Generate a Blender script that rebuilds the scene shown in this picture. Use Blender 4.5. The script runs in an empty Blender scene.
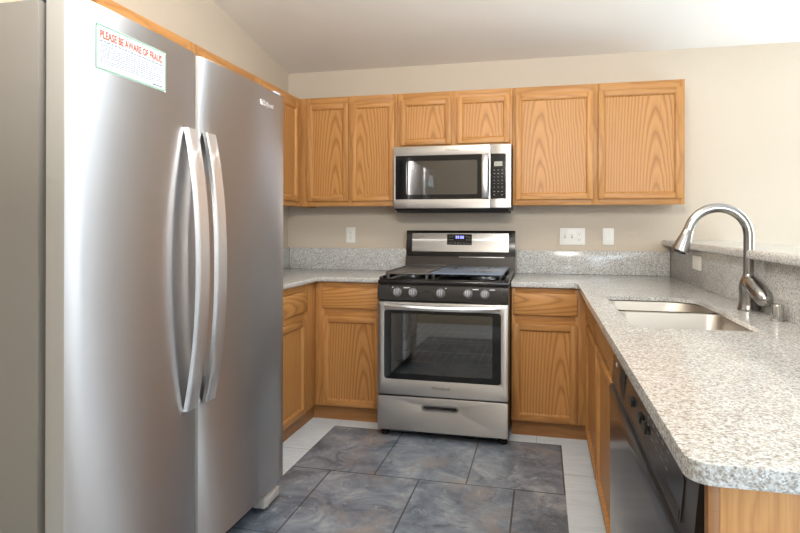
import bpy, bmesh, math, random
from mathutils import Vector, Matrix
random.seed(7)
S = bpy.context.scene
COL = S.collection
PI = math.pi

# ------------------------------------------------------------ camera, world, light
cd = bpy.data.cameras.new('camera'); cam = bpy.data.objects.new('camera', cd); COL.objects.link(cam)
cam.location = (0.5616, -4.0853, 1.2273)
cam.rotation_mode = 'XYZ'
cam.matrix_world = Matrix.Translation(cam.location) @ Matrix.Rotation(0.2315, 4, 'Z') @ Matrix.Rotation(PI/2, 4, 'X') @ Matrix.Rotation(0.0024, 4, 'Z')
cd.sensor_width = 36; cd.lens = 577.37*36/800
cd.shift_x = -0.008; cd.shift_y = -0.0501
cd.clip_start = 0.02
S.camera = cam
S.view_settings.view_transform = 'Standard'; S.view_settings.look = 'None'
S.view_settings.gamma = 1; S.view_settings.use_curve_mapping = False
S.view_settings.exposure = 0.08

W = bpy.data.worlds.new('world'); S.world = W; W.use_nodes = True
W.node_tree.nodes['Background'].inputs[0].default_value = (0.75, 0.86, 1, 1)
W.node_tree.nodes['Background'].inputs[1].default_value = 1.0

def area(name, loc, target, sx, sy, power, col):
    l = bpy.data.lights.new(name, 'AREA'); l.shape = 'RECTANGLE'; l.size = sx; l.size_y = sy
    l.energy = power; l.color = col
    o = bpy.data.objects.new(name, l); COL.objects.link(o); o.location = loc
    o.rotation_euler = (Vector(target)-Vector(loc)).to_track_quat('-Z', 'Y').to_euler()
    return o
# daylight through the glazed door in the dining end of the back wall and the living room window
area('daylight_dining', (3.15, -0.03, 1.22), (2.4, -3, 1.0), 1.7, 2.1, 150, (0.82, 0.92, 1))
area('daylight_living', (2.6, -6.85, 1.5), (1.2, 0, 0.6), 2.3, 1.6, 125, (0.72, 0.86, 1))
# warm ceiling light of the kitchen and the photographer's light bounced off the vault
area('ceiling_lamp', (0.1, -2.1, 2.62), (0.1, -2.1, 0), 0.9, 0.5, 12, (1, 0.88, 0.72))
area('bounce_light', (0.45, -3.7, 1.95), (0.5, -2.6, 3.2), 0.5, 0.5, 76, (1, 0.96, 0.91))

# ------------------------------------------------------------ materials
def newmat(name):
    m = bpy.data.materials.new(name); m.use_nodes = True
    nt = m.node_tree; b = nt.nodes['Principled BSDF']
    return m, nt, b
def pmat(name, col, rough=0.5, metal=0.0, spec=0.5, coat=0.0, emit=None, es=1.0):
    m, nt, b = newmat(name)
    b.inputs['Base Color'].default_value = (*col, 1); b.inputs['Roughness'].default_value = rough
    b.inputs['Metallic'].default_value = metal; b.inputs['Specular IOR Level'].default_value = spec
    b.inputs['Coat Weight'].default_value = coat
    if emit: b.inputs['Emission Color'].default_value = (*emit, 1); b.inputs['Emission Strength'].default_value = es
    # a little procedural unevenness of the gloss
    n = nt.nodes.new('ShaderNodeTexNoise'); n.inputs['Scale'].default_value = 9; n.inputs['Detail'].default_value = 3
    t = nt.nodes.new('ShaderNodeTexCoord'); nt.links.new(t.outputs['Object'], n.inputs['Vector'])
    r = nt.nodes.new('ShaderNodeMapRange'); r.inputs['To Min'].default_value = max(0, rough-0.03); r.inputs['To Max'].default_value = rough+0.03
    nt.links.new(n.outputs['Fac'], r.inputs['Value']); nt.links.new(r.outputs[0], b.inputs['Roughness'])
    return m
class N:
    def __init__(s, nt): s.nt = nt
    def __call__(s, typ, **kw):
        n = s.nt.nodes.new(typ)
        for k, v in kw.items(): setattr(n, k, v)
        return n
    def link(s, a, b): s.nt.links.new(a, b)
    def math(s, op, a, b=None, c=None):
        n = s.nt.nodes.new('ShaderNodeMath'); n.operation = op
        for i, v in enumerate((a, b, c)):
            if v is None: continue
            if hasattr(v, 'is_output'): s.nt.links.new(v, n.inputs[i])
            else: n.inputs[i].default_value = v
        return n.outputs[0]
    def ramp(s, fac, stops, interp='LINEAR'):
        n = s.nt.nodes.new('ShaderNodeValToRGB'); r = n.color_ramp; r.interpolation = interp
        while len(r.elements) < len(stops): r.elements.new(0.5)
        for e, (p, c) in zip(r.elements, stops): e.position = p; e.color = (*c, 1) if len(c) == 3 else c
        s.nt.links.new(fac, n.inputs[0]); return n.outputs[0]
    def mix(s, fac, a, b, mode='MIX'):
        n = s.nt.nodes.new('ShaderNodeMix'); n.data_type = 'RGBA'; n.blend_type = mode
        for i, v in ((0, fac), (6, a), (7, b)):
            if hasattr(v, 'is_output'): s.nt.links.new(v, n.inputs[i])
            else: n.inputs[i].default_value = v if i == 0 else (*v, 1)
        return n.outputs[2]

def oak(name, horizontal=False, arches=False, light=(0.53, 0.262, 0.085), dark=(0.24, 0.088, 0.021), seedoff=0.0, freq=29):
    m, nt, b = newmat(name); q = N(nt)
    tc = q('ShaderNodeTexCoord'); oi = q('ShaderNodeObjectInfo'); sp = q('ShaderNodeSeparateXYZ')
    q.link(tc.outputs['Object'], sp.inputs[0])
    s = q.math('ADD', sp.outputs[0], sp.outputs[1]); z = sp.outputs[2]
    ac, al = (z, s) if horizontal else (s, z)
    rnd = q.math('MULTIPLY_ADD', oi.outputs['Random'], 17.0, seedoff)
    def vec(a, bb, c):
        n = q('ShaderNodeCombineXYZ')
        for i, v in enumerate((a, bb, c)):
            if hasattr(v, 'is_output'): q.link(v, n.inputs[i])
            else: n.inputs[i].default_value = v
        return n.outputs[0]
    def noise(va, scale, detail, rough=0.55):
        n = q('ShaderNodeTexNoise'); n.inputs['Scale'].default_value = scale; n.inputs['Detail'].default_value = detail
        n.inputs['Roughness'].default_value = rough
        q.link(va, n.inputs['Vector']); return n.outputs['Fac']
    wob = noise(vec(q.math('MULTIPLY', ac, 5.0), q.math('MULTIPLY', al, 1.6), rnd), 1.0, 3)
    if arches:
        # rings of a log cut along its length: nested arches up the middle of the board
        off = q.math('MULTIPLY_ADD', q.math('FRACT', q.math('MULTIPLY', rnd, 3.7)), 0.20, -0.10)
        a2 = q.math('ADD', q.math('ADD', ac, off), q.math('MULTIPLY_ADD', wob, 0.05, -0.025))
        c2 = q.math('MULTIPLY_ADD', al, 0.10, 0.055)
        r = q.math('SQRT', q.math('ADD', q.math('MULTIPLY', a2, a2), q.math('MULTIPLY', c2, c2)))
        r = q.math('ADD', r, q.math('MULTIPLY', wob, 0.035))
        band = q.math('FRACT', q.math('MULTIPLY', r, float(freq)*2.1))
        bandc = q.ramp(band, [(0.0, (0.75, 0.75, 0.75)), (0.45, (0.95,)*3), (0.82, (0.40,)*3), (1.0, (0.75,)*3)])
    else:
        r = q.math('ADD', q.math('MULTIPLY', ac, 0.35), q.math('MULTIPLY', wob, 0.06))
        band = q.math('FRACT', q.math('MULTIPLY', q.math('ADD', r, rnd), float(freq)*2.2))
        bandc = q.ramp(band, [(0.0, (0.72,)*3), (0.5, (0.92,)*3), (0.85, (0.55,)*3), (1.0, (0.72,)*3)])
    pores = noise(vec(q.math('MULTIPLY', ac, 330.0), q.math('MULTIPLY', al, 7.0), rnd), 1.0, 4, 0.65)
    pr = q.ramp(pores, [(0.36, (0.45,)*3), (0.56, (1, 1, 1))])
    tone = noise(vec(q.math('MULTIPLY', ac, 9.0), q.math('MULTIPLY', al, 0.7), rnd), 1.0, 2)
    f = q.math('MULTIPLY', bandc, q.math('MULTIPLY_ADD', pr, 0.40, 0.60))
    f = q.math('MULTIPLY', f, q.math('MULTIPLY_ADD', tone, 0.5, 0.80))
    col = q.ramp(f, [(0.12, dark), (0.9, light)])
    hs = q('ShaderNodeHueSaturation'); q.link(col, hs.inputs['Color'])
    q.link(q.math('MULTIPLY_ADD', oi.outputs['Random'], 0.16, 0.92), hs.inputs['Value'])
    q.link(hs.outputs[0], b.inputs['Base Color'])
    b.inputs['Roughness'].default_value = 0.42; b.inputs['Specular IOR Level'].default_value = 0.35
    bp = q('ShaderNodeBump'); bp.inputs['Strength'].default_value = 0.12; bp.inputs['Distance'].default_value = 0.002
    q.link(pr, bp.inputs['Height']); q.link(bp.outputs[0], b.inputs['Normal'])
    return m
OAK_V = oak('oak_upright'); OAK_H = oak('oak_level', horizontal=True)
OAK_P = oak('oak_arched', arches=True, seedoff=3.3); OAK_PH = oak('oak_arched_level', horizontal=True, arches=True, seedoff=5.1)
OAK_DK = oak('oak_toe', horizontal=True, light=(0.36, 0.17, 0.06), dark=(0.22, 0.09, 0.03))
OAK_END = oak('oak_end_panel', light=(0.62, 0.33, 0.13), dark=(0.38, 0.16, 0.05), freq=60)

def granite():
    m, nt, b = newmat('speckled_granite'); q = N(nt)
    tc = q('ShaderNodeTexCoord')
    def vor(scale):
        v = q('ShaderNodeTexVoronoi'); v.inputs['Scale'].default_value = scale
        q.link(tc.outputs['Object'], v.inputs['Vector'])
        s = q('ShaderNodeSeparateColor'); q.link(v.outputs['Color'], s.inputs[0]); return s.outputs[0], s.outputs[1]
    a, a2 = vor(360); c, c2 = vor(250)
    base = q.ramp(a, [(0, (0.44, 0.41, 0.37)), (0.12, (0.58, 0.55, 0.51)), (0.32, (0.68, 0.67, 0.65)), (0.55, (0.74, 0.74, 0.735)), (0.8, (0.84, 0.85, 0.855))], 'CONSTANT')
    spots = q.ramp(c, [(0, (0.75,)*3), (0.05, (0.45,)*3), (0.12, (0, 0, 0))], 'CONSTANT')
    sc = q.ramp(c2, [(0, (0.16, 0.14, 0.12)), (0.4, (0.32, 0.25, 0.18)), (0.75, (0.36, 0.34, 0.32))], 'CONSTANT')
    col = q.mix(spots, base, sc)
    n = q('ShaderNodeTexNoise'); n.inputs['Scale'].default_value = 14; n.inputs['Detail'].default_value = 4
    q.link(tc.outputs['Object'], n.inputs['Vector'])
    col = q.mix(0.35, col, q.ramp(n.outputs['Fac'], [(0.35, (0.75, 0.72, 0.68)), (0.65, (1, 1, 1))]), 'MULTIPLY')
    n3 = q('ShaderNodeTexNoise'); n3.inputs['Scale'].default_value = 125; n3.inputs['Detail'].default_value = 3; n3.inputs['Roughness'].default_value = 0.6
    q.link(tc.outputs['Object'], n3.inputs['Vector'])
    col = q.mix(q.ramp(n3.outputs['Fac'], [(0.50, (0, 0, 0)), (0.60, (0.62,)*3)]), col, (0.30, 0.25, 0.205))
    col = q.mix(1.0, col, (0.875, 0.905, 0.925), 'MULTIPLY')
    q.link(col, b.inputs['Base Color'])
    b.inputs['Roughness'].default_value = 0.16; b.inputs['Specular IOR Level'].default_value = 0.5
    return m
GRAN = granite()

def steel(name, col=(0.60, 0.60, 0.61), rough=0.25, aniso=0.6, axis='Z', grain=True, vertical=False):
    m, nt, b = newmat(name); q = N(nt)
    b.inputs['Metallic'].default_value = 1; b.inputs['Base Color'].default_value = (*col, 1)
    b.inputs['Roughness'].default_value = rough; b.inputs['Anisotropic'].default_value = aniso
    t = q('ShaderNodeTangent'); t.direction_type = 'RADIAL'; t.axis = axis
    b.inputs['Anisotropic Rotation'].default_value = 0.25
    q.link(t.outputs[0], b.inputs['Tangent'])
    if grain:
        tc = q('ShaderNodeTexCoord'); mp = q('ShaderNodeMapping')
        mp.inputs['Scale'].default_value = (900, 900, 6) if vertical else (5, 5, 900)
        q.link(tc.outputs['Object'], mp.inputs[0])
        n = q('ShaderNodeTexNoise'); n.inputs['Scale'].default_value = 1; n.inputs['Detail'].default_value = 2
        q.link(mp.outputs[0], n.inputs['Vector'])
        r = q('ShaderNodeMapRange'); r.inputs['To Min'].default_value = rough-0.04; r.inputs['To Max'].default_value = rough+0.05
        q.link(n.outputs['Fac'], r.inputs['Value']); q.link(r.outputs[0], b.inputs['Roughness'])
    return m
STEEL_FR = steel('brushed_steel_door', (0.66, 0.655, 0.665), 0.44, 1.0)
STEEL = steel('brushed_steel', (0.55, 0.535, 0.52), 0.36, 0.8)
STEEL_H = steel('bright_steel', (0.86, 0.87, 0.89), 0.36, 0.6)
STEEL_SINK = steel('sink_steel', (0.46, 0.43, 0.39), 0.40, 0.2)
NICKEL = steel('brushed_nickel', (0.36, 0.35, 0.34), 0.22, 0.0, grain=False)
CHROME = pmat('chrome', (0.55, 0.54, 0.53), 0.12, 1.0)
BLK = pmat('black_enamel', (0.016, 0.014, 0.013), 0.22)
BLKG = pmat('black_glass', (0.008, 0.008, 0.009), 0.06)
BLKP = pmat('black_plastic', (0.022, 0.020, 0.019), 0.42)
BRN = pmat('dark_brown_enamel', (0.050, 0.040, 0.034), 0.25)
IRON = pmat('grey_cast_iron', (0.11, 0.10, 0.095), 0.42)
PLATE = pmat('blue_grey_plate', (0.15, 0.19, 0.26), 0.4)
KNOB = pmat('grey_knob', (0.19, 0.19, 0.20), 0.4)
KNOBR = pmat('silver_knob_rib', (0.5, 0.5, 0.52), 0.3, 0.8)
ALU = pmat('cast_aluminium', (0.62, 0.60, 0.57), 0.35, 0.9)
WHITE = pmat('white_plastic', (0.80, 0.79, 0.75), 0.35)
SLOT_SHADE = pmat('shadow_plastic', (0.42, 0.40, 0.36), 0.4)  # darker plastic that paints the shade inside outlet and toggle slots
FRSIDE = pmat('grey_textured_side', (0.31, 0.29, 0.265), 0.55)
FREDGE = pmat('pale_door_edge', (0.52, 0.51, 0.49), 0.4, 0.2)
GASK = pmat('dark_gasket', (0.05, 0.045, 0.04), 0.6)
PLAST = pmat('light_grey_plastic', (0.50, 0.47, 0.45), 0.4)
HINGE = pmat('pale_blue_hinge_cover', (0.42, 0.52, 0.66), 0.35)
MARK = pmat('pale_print', (0.75, 0.75, 0.77), 0.5)
DARKMARK = pmat('dark_print', (0.06, 0.06, 0.065), 0.4)
DW = pmat('dishwasher_black', (0.030, 0.031, 0.034), 0.17)
DWC = pmat('dishwasher_console', (0.026, 0.024, 0.026), 0.2)
BLUE = pmat('blue_display', (0.05, 0.05, 0.2), 0.3, emit=(0.30, 0.33, 1.0), es=1.6)
LCD = pmat('grey_display', (0.17, 0.16, 0.11), 0.25)
STICK = pmat('clear_film', (0.58, 0.61, 0.63), 0.5, spec=0.2)
SRED = pmat('red_print', (0.62, 0.15, 0.09), 0.6, spec=0.1)
SGRN = pmat('green_print', (0.01, 0.25, 0.11), 0.6, spec=0.1)
SGRY = pmat('grey_print', (0.20, 0.25, 0.34), 0.6, spec=0.1)
SDK = pmat('navy_print', (0.10, 0.13, 0.22), 0.5)
CAVITY = pmat('oven_enamel', (0.10, 0.095, 0.09), 0.3)

def tinted(name, tint, refl=0.5):
    m, nt, b = newmat(name); q = N(nt)
    nt.nodes.remove(b)
    out = [n for n in nt.nodes if n.type == 'OUTPUT_MATERIAL'][0]
    tr = q('ShaderNodeBsdfTransparent'); tr.inputs[0].default_value = (*tint, 1)
    gl = q('ShaderNodeBsdfGlossy'); gl.inputs['Roughness'].default_value = 0.03; gl.inputs[0].default_value = (0.9, 0.9, 0.9, 1)
    fr = q('ShaderNodeFresnel'); fr.inputs[0].default_value = 1.6
    f = q.math('ADD', fr.outputs[0], refl)
    mx = q('ShaderNodeMixShader'); q.link(f, mx.inputs[0]); q.link(tr.outputs[0], mx.inputs[1]); q.link(gl.outputs[0], mx.inputs[2])
    q.link(mx.outputs[0], out.inputs[0]); return m
OVGLASS = tinted('oven_glass', (0.42, 0.40, 0.38), 0.10)
MWGLASS = tinted('microwave_glass', (0.20, 0.19, 0.18), 0.16)
PANE = tinted('window_glass', (0.95, 0.97, 0.97), 0.0)

def wallmat(name, col, bump=0.25):
    m, nt, b = newmat(name); q = N(nt)
    tc = q('ShaderNodeTexCoord'); n = q('ShaderNodeTexNoise'); n.inputs['Scale'].default_value = 70; n.inputs['Detail'].default_value = 4
    q.link(tc.outputs['Object'], n.inputs['Vector'])
    n2 = q('ShaderNodeTexNoise'); n2.inputs['Scale'].default_value = 1.3; q.link(tc.outputs['Object'], n2.inputs['Vector'])
    c = q.ramp(n2.outputs['Fac'], [(0.3, tuple(v*0.97 for v in col)), (0.7, tuple(min(1, v*1.02) for v in col))])
    q.link(c, b.inputs['Base Color']); b.inputs['Roughness'].default_value = 0.75
    bp = q('ShaderNodeBump'); bp.inputs['Strength'].default_value = bump; bp.inputs['Distance'].default_value = 0.004
    q.link(n.outputs['Fac'], bp.inputs['Height']); q.link(bp.outputs[0], b.inputs['Normal'])
    return m
WALL = wallmat('beige_wall_paint', (0.575, 0.50, 0.405)); CEIL = wallmat('ceiling_paint', (0.80, 0.77, 0.72)); TRIM = pmat('white_trim', (0.8, 0.79, 0.77), 0.4)

def slate():
    m, nt, b = newmat('slate_tile'); q = N(nt)
    tc = q('ShaderNodeTexCoord')
    def noise(scale, detail, rough=0.6, dist=0.0):
        n = q('ShaderNodeTexNoise'); n.inputs['Scale'].default_value = scale; n.inputs['Detail'].default_value = detail
        n.inputs['Roughness'].default_value = rough; n.inputs['Distortion'].default_value = dist
        q.link(tc.outputs['Object'], n.inputs['Vector']); return n.outputs['Fac']
    a = noise(4.5, 10, 0.72, 0.6); c = q.ramp(a, [(0.30, (0.065, 0.088, 0.122)), (0.45, (0.155, 0.19, 0.245)), (0.55, (0.235, 0.275, 0.335)), (0.68, (0.40, 0.425, 0.46))])
    r = noise(3.0, 8, 0.68, 0.5); c = q.mix(q.ramp(r, [(0.52, (0, 0, 0)), (0.64, (0.7,)*3)]), c, (0.30, 0.255, 0.235))
    v = noise(9, 10, 0.75, 1.2); c = q.mix(q.ramp(v, [(0.58, (0, 0, 0)), (0.64, (0.65,)*3)]), c, (0.42, 0.44, 0.46))
    k = noise(7, 10, 0.75, 1.0); c = q.mix(q.ramp(k, [(0.56, (0, 0, 0)), (0.64, (0.6,)*3)]), c, (0.050, 0.062, 0.082))
    # joints of the running bond
    sp = q('ShaderNodeSeparateXYZ'); q.link(tc.outputs['Object'], sp.inputs[0])
    x, y = sp.outputs[0], sp.outputs[1]
    rw = q.math('DIVIDE', q.math('ADD', y, 1.345), 0.455*1.35); row = q.math('FLOOR', rw); fy = q.math('FRACT', rw)
    par = q.math('MULTIPLY', q.math('MODULO', q.math('ADD', row, 100.0), 2.0), 0.5)
    u = q.math('FRACT', q.math('ADD', q.math('ADD', q.math('DIVIDE', q.math('ADD', x, 0.018), 0.455), par), 50.5))
    dx = q.math('MULTIPLY', q.math('MINIMUM', u, q.math('SUBTRACT', 1.0, u)), 0.455)
    dy = q.math('MULTIPLY', q.math('MINIMUM', fy, q.math('SUBTRACT', 1.0, fy)), 0.61)
    d = q.math('MINIMUM', dx, dy); j = q.math('LESS_THAN', d, 0.004)
    c = q.mix(q.math('MULTIPLY', j, 0.85), c, (0.05, 0.053, 0.06))
    q.link(c, b.inputs['Base Color'])
    rr = q('ShaderNodeMapRange'); rr.inputs['To Min'].default_value = 0.24; rr.inputs['To Max'].default_value = 0.46
    q.link(v, rr.inputs['Value']); q.link(rr.outputs[0], b.inputs['Roughness'])
    bp = q('ShaderNodeBump'); bp.inputs['Strength'].default_value = 0.35; bp.inputs['Distance'].default_value = 0.004
    q.link(q.math('SUBTRACT', a, q.math('MULTIPLY', j, 0.5)), bp.inputs['Height']); q.link(bp.outputs[0], b.inputs['Normal'])
    return m
def paletile():
    m, nt, b = newmat('pale_tile'); q = N(nt)
    tc = q('ShaderNodeTexCoord'); mp = q('ShaderNodeMapping'); mp.inputs['Scale'].default_value = (6, 45, 1)
    q.link(tc.outputs['Object'], mp.inputs[0])
    n = q('ShaderNodeTexNoise'); n.inputs['Scale'].default_value = 1; n.inputs['Detail'].default_value = 5; q.link(mp.outputs[0], n.inputs['Vector'])
    c = q.ramp(n.outputs['Fac'], [(0.3, (0.64, 0.73, 0.83)), (0.7, (0.76, 0.85, 0.94))])
    sp = q('ShaderNodeSeparateXYZ'); q.link(tc.outputs['Object'], sp.inputs[0])
    f = q.math('FRACT', q.math('DIVIDE', q.math('ADD', sp.outputs[1], 11.52), 0.8))
    fx = q.math('FRACT', q.math('DIVIDE', q.math('ADD', sp.outputs[0], 10.67), 0.4))
    j = q.math('MAXIMUM', q.math('LESS_THAN', f, 0.005), q.math('LESS_THAN', fx, 0.006))
    q.link(q.mix(j, c, (0.36, 0.35, 0.34)), b.inputs['Base Color']); b.inputs['Roughness'].default_value = 0.3
    return m
SLATE = slate(); PALE = paletile()

# ------------------------------------------------------------ building helpers
ORI = {}
class MB:
    """collects shapes in world coordinates and links them as one mesh object"""
    def __init__(s): s.bm = bmesh.new(); s.mi = 0
    def m(s, i): s.mi = i; return s
    def _fin(s, faces):
        for f in faces: f.material_index = s.mi
    def box(s, x0, x1, y0, y1, z0, z1, bev=0.0, seg=2):
        t = bmesh.new(); bmesh.ops.create_cube(t, size=1)
        cx, cy, cz = (x0+x1)/2, (y0+y1)/2, (z0+z1)/2
        for v in t.verts: v.co = Vector((cx+v.co.x*abs(x1-x0), cy+v.co.y*abs(y1-y0), cz+v.co.z*abs(z1-z0)))
        if bev: bmesh.ops.bevel(t, geom=t.edges[:], offset=bev, segments=seg, profile=0.5, affect='EDGES')
        return s.merge(t)
    def merge(s, t):
        mp = {v: s.bm.verts.new(v.co) for v in t.verts}
        for f in t.faces:
            try: g = s.bm.faces.new([mp[v] for v in f.verts]); g.material_index = s.mi
            except ValueError: pass
        t.free(); return s
    def loft(s, rings, cap0=True, cap1=True, closed=True):
        vr = [[s.bm.verts.new(p) for p in r] for r in rings]; n = len(vr[0])
        for a, b in zip(vr[:-1], vr[1:]):
            for i in range(n if closed else n-1):
                j = (i+1) % n
                f = s.bm.faces.new((a[i], a[j], b[j], b[i])); f.material_index = s.mi
        if cap0: f = s.bm.faces.new(vr[0][::-1]); f.material_index = s.mi
        if cap1: f = s.bm.faces.new(vr[-1]); f.material_index = s.mi
        return s
    def cyl(s, p0, p1, r0, r1=None, seg=24, cap=True):
        r1 = r0 if r1 is None else r1
        return s.tube([p0, p1], [r0, r1], seg, cap)
    def tube(s, path, rad, seg=16, cap=True):
        P = [Vector(p) for p in path]; rad = rad if isinstance(rad, (list, tuple)) else [rad]*len(P)
        rings = []; up = None
        for i, p in enumerate(P):
            d = (P[min(i+1, len(P)-1)]-P[max(i-1, 0)]).normalized()
            if up is None:
                up = Vector((0, 0, 1)) if abs(d.z) < 0.9 else Vector((1, 0, 0))
            a = d.cross(up).normalized(); up = a.cross(d).normalized()
            rings.append([p+(a*math.cos(2*PI*k/seg)+up*math.sin(2*PI*k/seg))*rad[i] for k in range(seg)])
        return s.loft(rings, cap, cap)
    def lathe(s, c, prof, axis=(0, 0, 1), seg=28):
        """prof: list of (radius, height along axis)"""
        ax = Vector(axis).normalized(); t = Vector((0, 0, 1)) if abs(ax.z) < 0.9 else Vector((1, 0, 0))
        a = ax.cross(t).normalized(); b = ax.cross(a)
        rings = [[Vector(c)+ax*h+(a*math.cos(2*PI*k/seg)+b*math.sin(2*PI*k/seg))*max(r, 1e-4) for k in range(seg)] for r, h in prof]
        return s.loft(rings)
    def prism(s, poly, z0, z1, bev=0.0, seg=3, hole=None, tf=None, only=None):
        """extruded outline (optionally with a hole) lying in XY, or carried elsewhere by tf"""
        t = bmesh.new(); es = []
        for lp in [poly]+([hole] if hole else []):
            vs = [t.verts.new((p[0], p[1], z0)) for p in lp]
            es += [t.edges.new((vs[i], vs[(i+1) % len(vs)])) for i in range(len(vs))]
        if hole: bmesh.ops.triangle_fill(t, use_beauty=True, use_dissolve=False, edges=es)
        else: t.faces.new(t.verts[:])
        r = bmesh.ops.extrude_face_region(t, geom=t.faces[:])
        for v in r['geom']:
            if isinstance(v, bmesh.types.BMVert): v.co.z = z1
        bmesh.ops.recalc_face_normals(t, faces=t.faces[:])
        if bev:
            ee = [e for e in t.edges if len(e.link_faces) == 2 and abs(e.verts[0].co.z-e.verts[1].co.z) < 1e-6 and e.calc_face_angle() > 1.0 and (only is None or only(*((e.verts[0].co+e.verts[1].co)/2)))]
            bmesh.ops.bevel(t, geom=ee, offset=bev, segments=seg, profile=0.5, affect='EDGES', clamp_overlap=True)
        if tf:
            for v in t.verts: v.co = Vector(tf(*v.co))
        return s.merge(t)
    def build(s, name, mats, parent=None, origin=None, sharp=35):
        me = bpy.data.meshes.new(name)
        o = bpy.data.objects.new(name, me); COL.objects.link(o)
        po = ORI.get(parent.name, Vector()) if parent else Vector()
        og = Vector(origin) if origin else (po.copy() if parent else Vector())
        if parent: o.parent = parent
        o.location = og-po; ORI[o.name] = og
        bmesh.ops.recalc_face_normals(s.bm, faces=s.bm.faces[:])
        for v in s.bm.verts: v.co -= og
        for f in s.bm.faces: f.smooth = True
        s.bm.to_mesh(me); s.bm.free()
        me.set_sharp_from_angle(angle=math.radians(sharp))
        for mt in (mats if isinstance(mats, (list, tuple)) else [mats]): me.materials.append(mt)
        return o
def tag(o, label, cat, group=None):
    o['label'] = label; o['category'] = cat
    if group: o['group'] = group
    return o
def thing(name, loc, label, cat, group=None):
    o = bpy.data.objects.new(name, None); COL.objects.link(o); o.location = loc; ORI[o.name] = Vector(loc)
    o.empty_display_size = 0.1
    return tag(o, label, cat, group)
def struct(name, mb, mats, parent=None):
    o = mb.build(name, mats, parent); o['kind'] = 'structure'; return o
def rrect(u0, u1, v0, v1, r, n=6):
    r = r if isinstance(r, (list, tuple)) else [r]*4
    pts = []
    for (cx, cy, a0, rr) in ((u1-r[0], v1-r[0], 0, r[0]), (u0+r[1], v1-r[1], PI/2, r[1]), (u0+r[2], v0+r[2], PI, r[2]), (u1-r[3], v0+r[3], 1.5*PI, r[3])):
        for k in range(n+1):
            a = a0+PI/2*k/n; pts.append((cx+rr*math.cos(a), cy+rr*math.sin(a)))
    return pts
def lettering(text, size, tf, extrude=0.0004, font_shear=0.0, spacing=1.0, bold=0.0):
    """letters as a mesh: tf maps (along, up, out) into the place"""
    c = bpy.data.curves.new('t', 'FONT'); c.body = text; c.size = size; c.extrude = extrude; c.shear = font_shear
    c.resolution_u = 3; c.offset = bold; c.space_character = spacing
    o = bpy.data.objects.new('t', c); COL.objects.link(o)
    dg = bpy.context.evaluated_depsgraph_get(); dg.update()
    me = bpy.data.meshes.new_from_object(o.evaluated_get(dg))
    w = max((v.co.x for v in me.vertices), default=0)
    b = bmesh.new(); b.from_mesh(me)
    for v in b.verts: v.co = Vector(tf(v.co.x, v.co.y, v.co.z+extrude))
    bpy.data.objects.remove(o); bpy.data.curves.remove(c); bpy.data.meshes.remove(me)
    return b, w

# faces of the cabinets: (u across, v up, w out of the face) -> world
def face_back(y): return lambda u, v, w: (u, y-w, v)          # cabinet on the back wall
def face_left(x): return lambda u, v, w: (x+w, u, v)          # on the left wall, looking right
def face_right(x): return lambda u, v, w: (x-w, u, v)         # on the peninsula, looking left
def fbox(mb, F, u0, u1, v0, v1, w0, w1, bev=0.0):
    a, b = F(u0, v0, w0), F(u1, v1, w1)
    mb.box(min(a[0], b[0]), max(a[0], b[0]), min(a[1], b[1]), max(a[1], b[1]), min(a[2], b[2]), max(a[2], b[2]), bev)
def door(F, u0, u1, v0, v1, parent, fw=0.037, name='door'):
    if u0 > u1: u0, u1 = u1, u0
    t = 0.020; mb = MB()
    mb.m(0); fbox(mb, F, u0, u0+fw, v0, v1, 0.001, t, 0.004); fbox(mb, F, u1-fw, u1, v0, v1, 0.001, t, 0.004)
    mb.m(1); fbox(mb, F, u0+fw-0.001, u1-fw+0.001, v1-fw, v1, 0.001, t-0.0004, 0.004); fbox(mb, F, u0+fw-0.001, u1-fw+0.001, v0, v0+fw, 0.001, t-0.0004, 0.004)
    # moulded inner edge sloping down to the panel
    e = 0.009; a0, a1, b0, b1 = u0+fw-0.002, u1-fw+0.002, v0+fw-0.002, v1-fw+0.002
    R = lambda i, w: [F(a0+i, b0+i, w), F(a1-i, b0+i, w), F(a1-i, b1-i, w), F(a0+i, b1-i, w)]
    mb.m(0); mb.loft([R(0, 0.001), R(0, t-0.002), R(e*0.35, t-0.004), R(e*0.6, t-0.008), R(e, t-0.012), R(e, 0.001)], False, False)
    d = mb.build(name, [OAK_V, OAK_H], parent, F((u0+u1)/2, v0, 0))
    pm = MB(); fbox(pm, F, u0+fw+0.004, u1-fw-0.004, v0+fw+0.004, v1-fw-0.004, 0.002, 0.0075)
    pm.build('panel', OAK_P, d, F((u0+u1)/2, (v0+v1)/2, 0.004))
    return d
def drawer(F, u0, u1, v0, v1, parent, name='drawer_front'):
    mb = MB(); fbox(mb, F, u0, u1, v0, v1, 0.001, 0.020, 0.006)
    return mb.build(name, OAK_PH, parent, F((u0+u1)/2, (v0+v1)/2, 0))
def face_frame(F, u0, u1, v0, v1, ups, levels, parent):
    """stiles at each (from, to) of ups, rails at each (from, to) of levels"""
    mb = MB(); mb.m(0)
    for a, b in ups: fbox(mb, F, a, b, v0, v1, -0.019, 0, 0.001)
    mb.m(1)
    for a, b in levels: fbox(mb, F, u0+0.001, u1-0.001, a, b, -0.0185, -0.0006, 0.001)
    return mb.build('face_frame', [OAK_V, OAK_H], parent)

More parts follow.
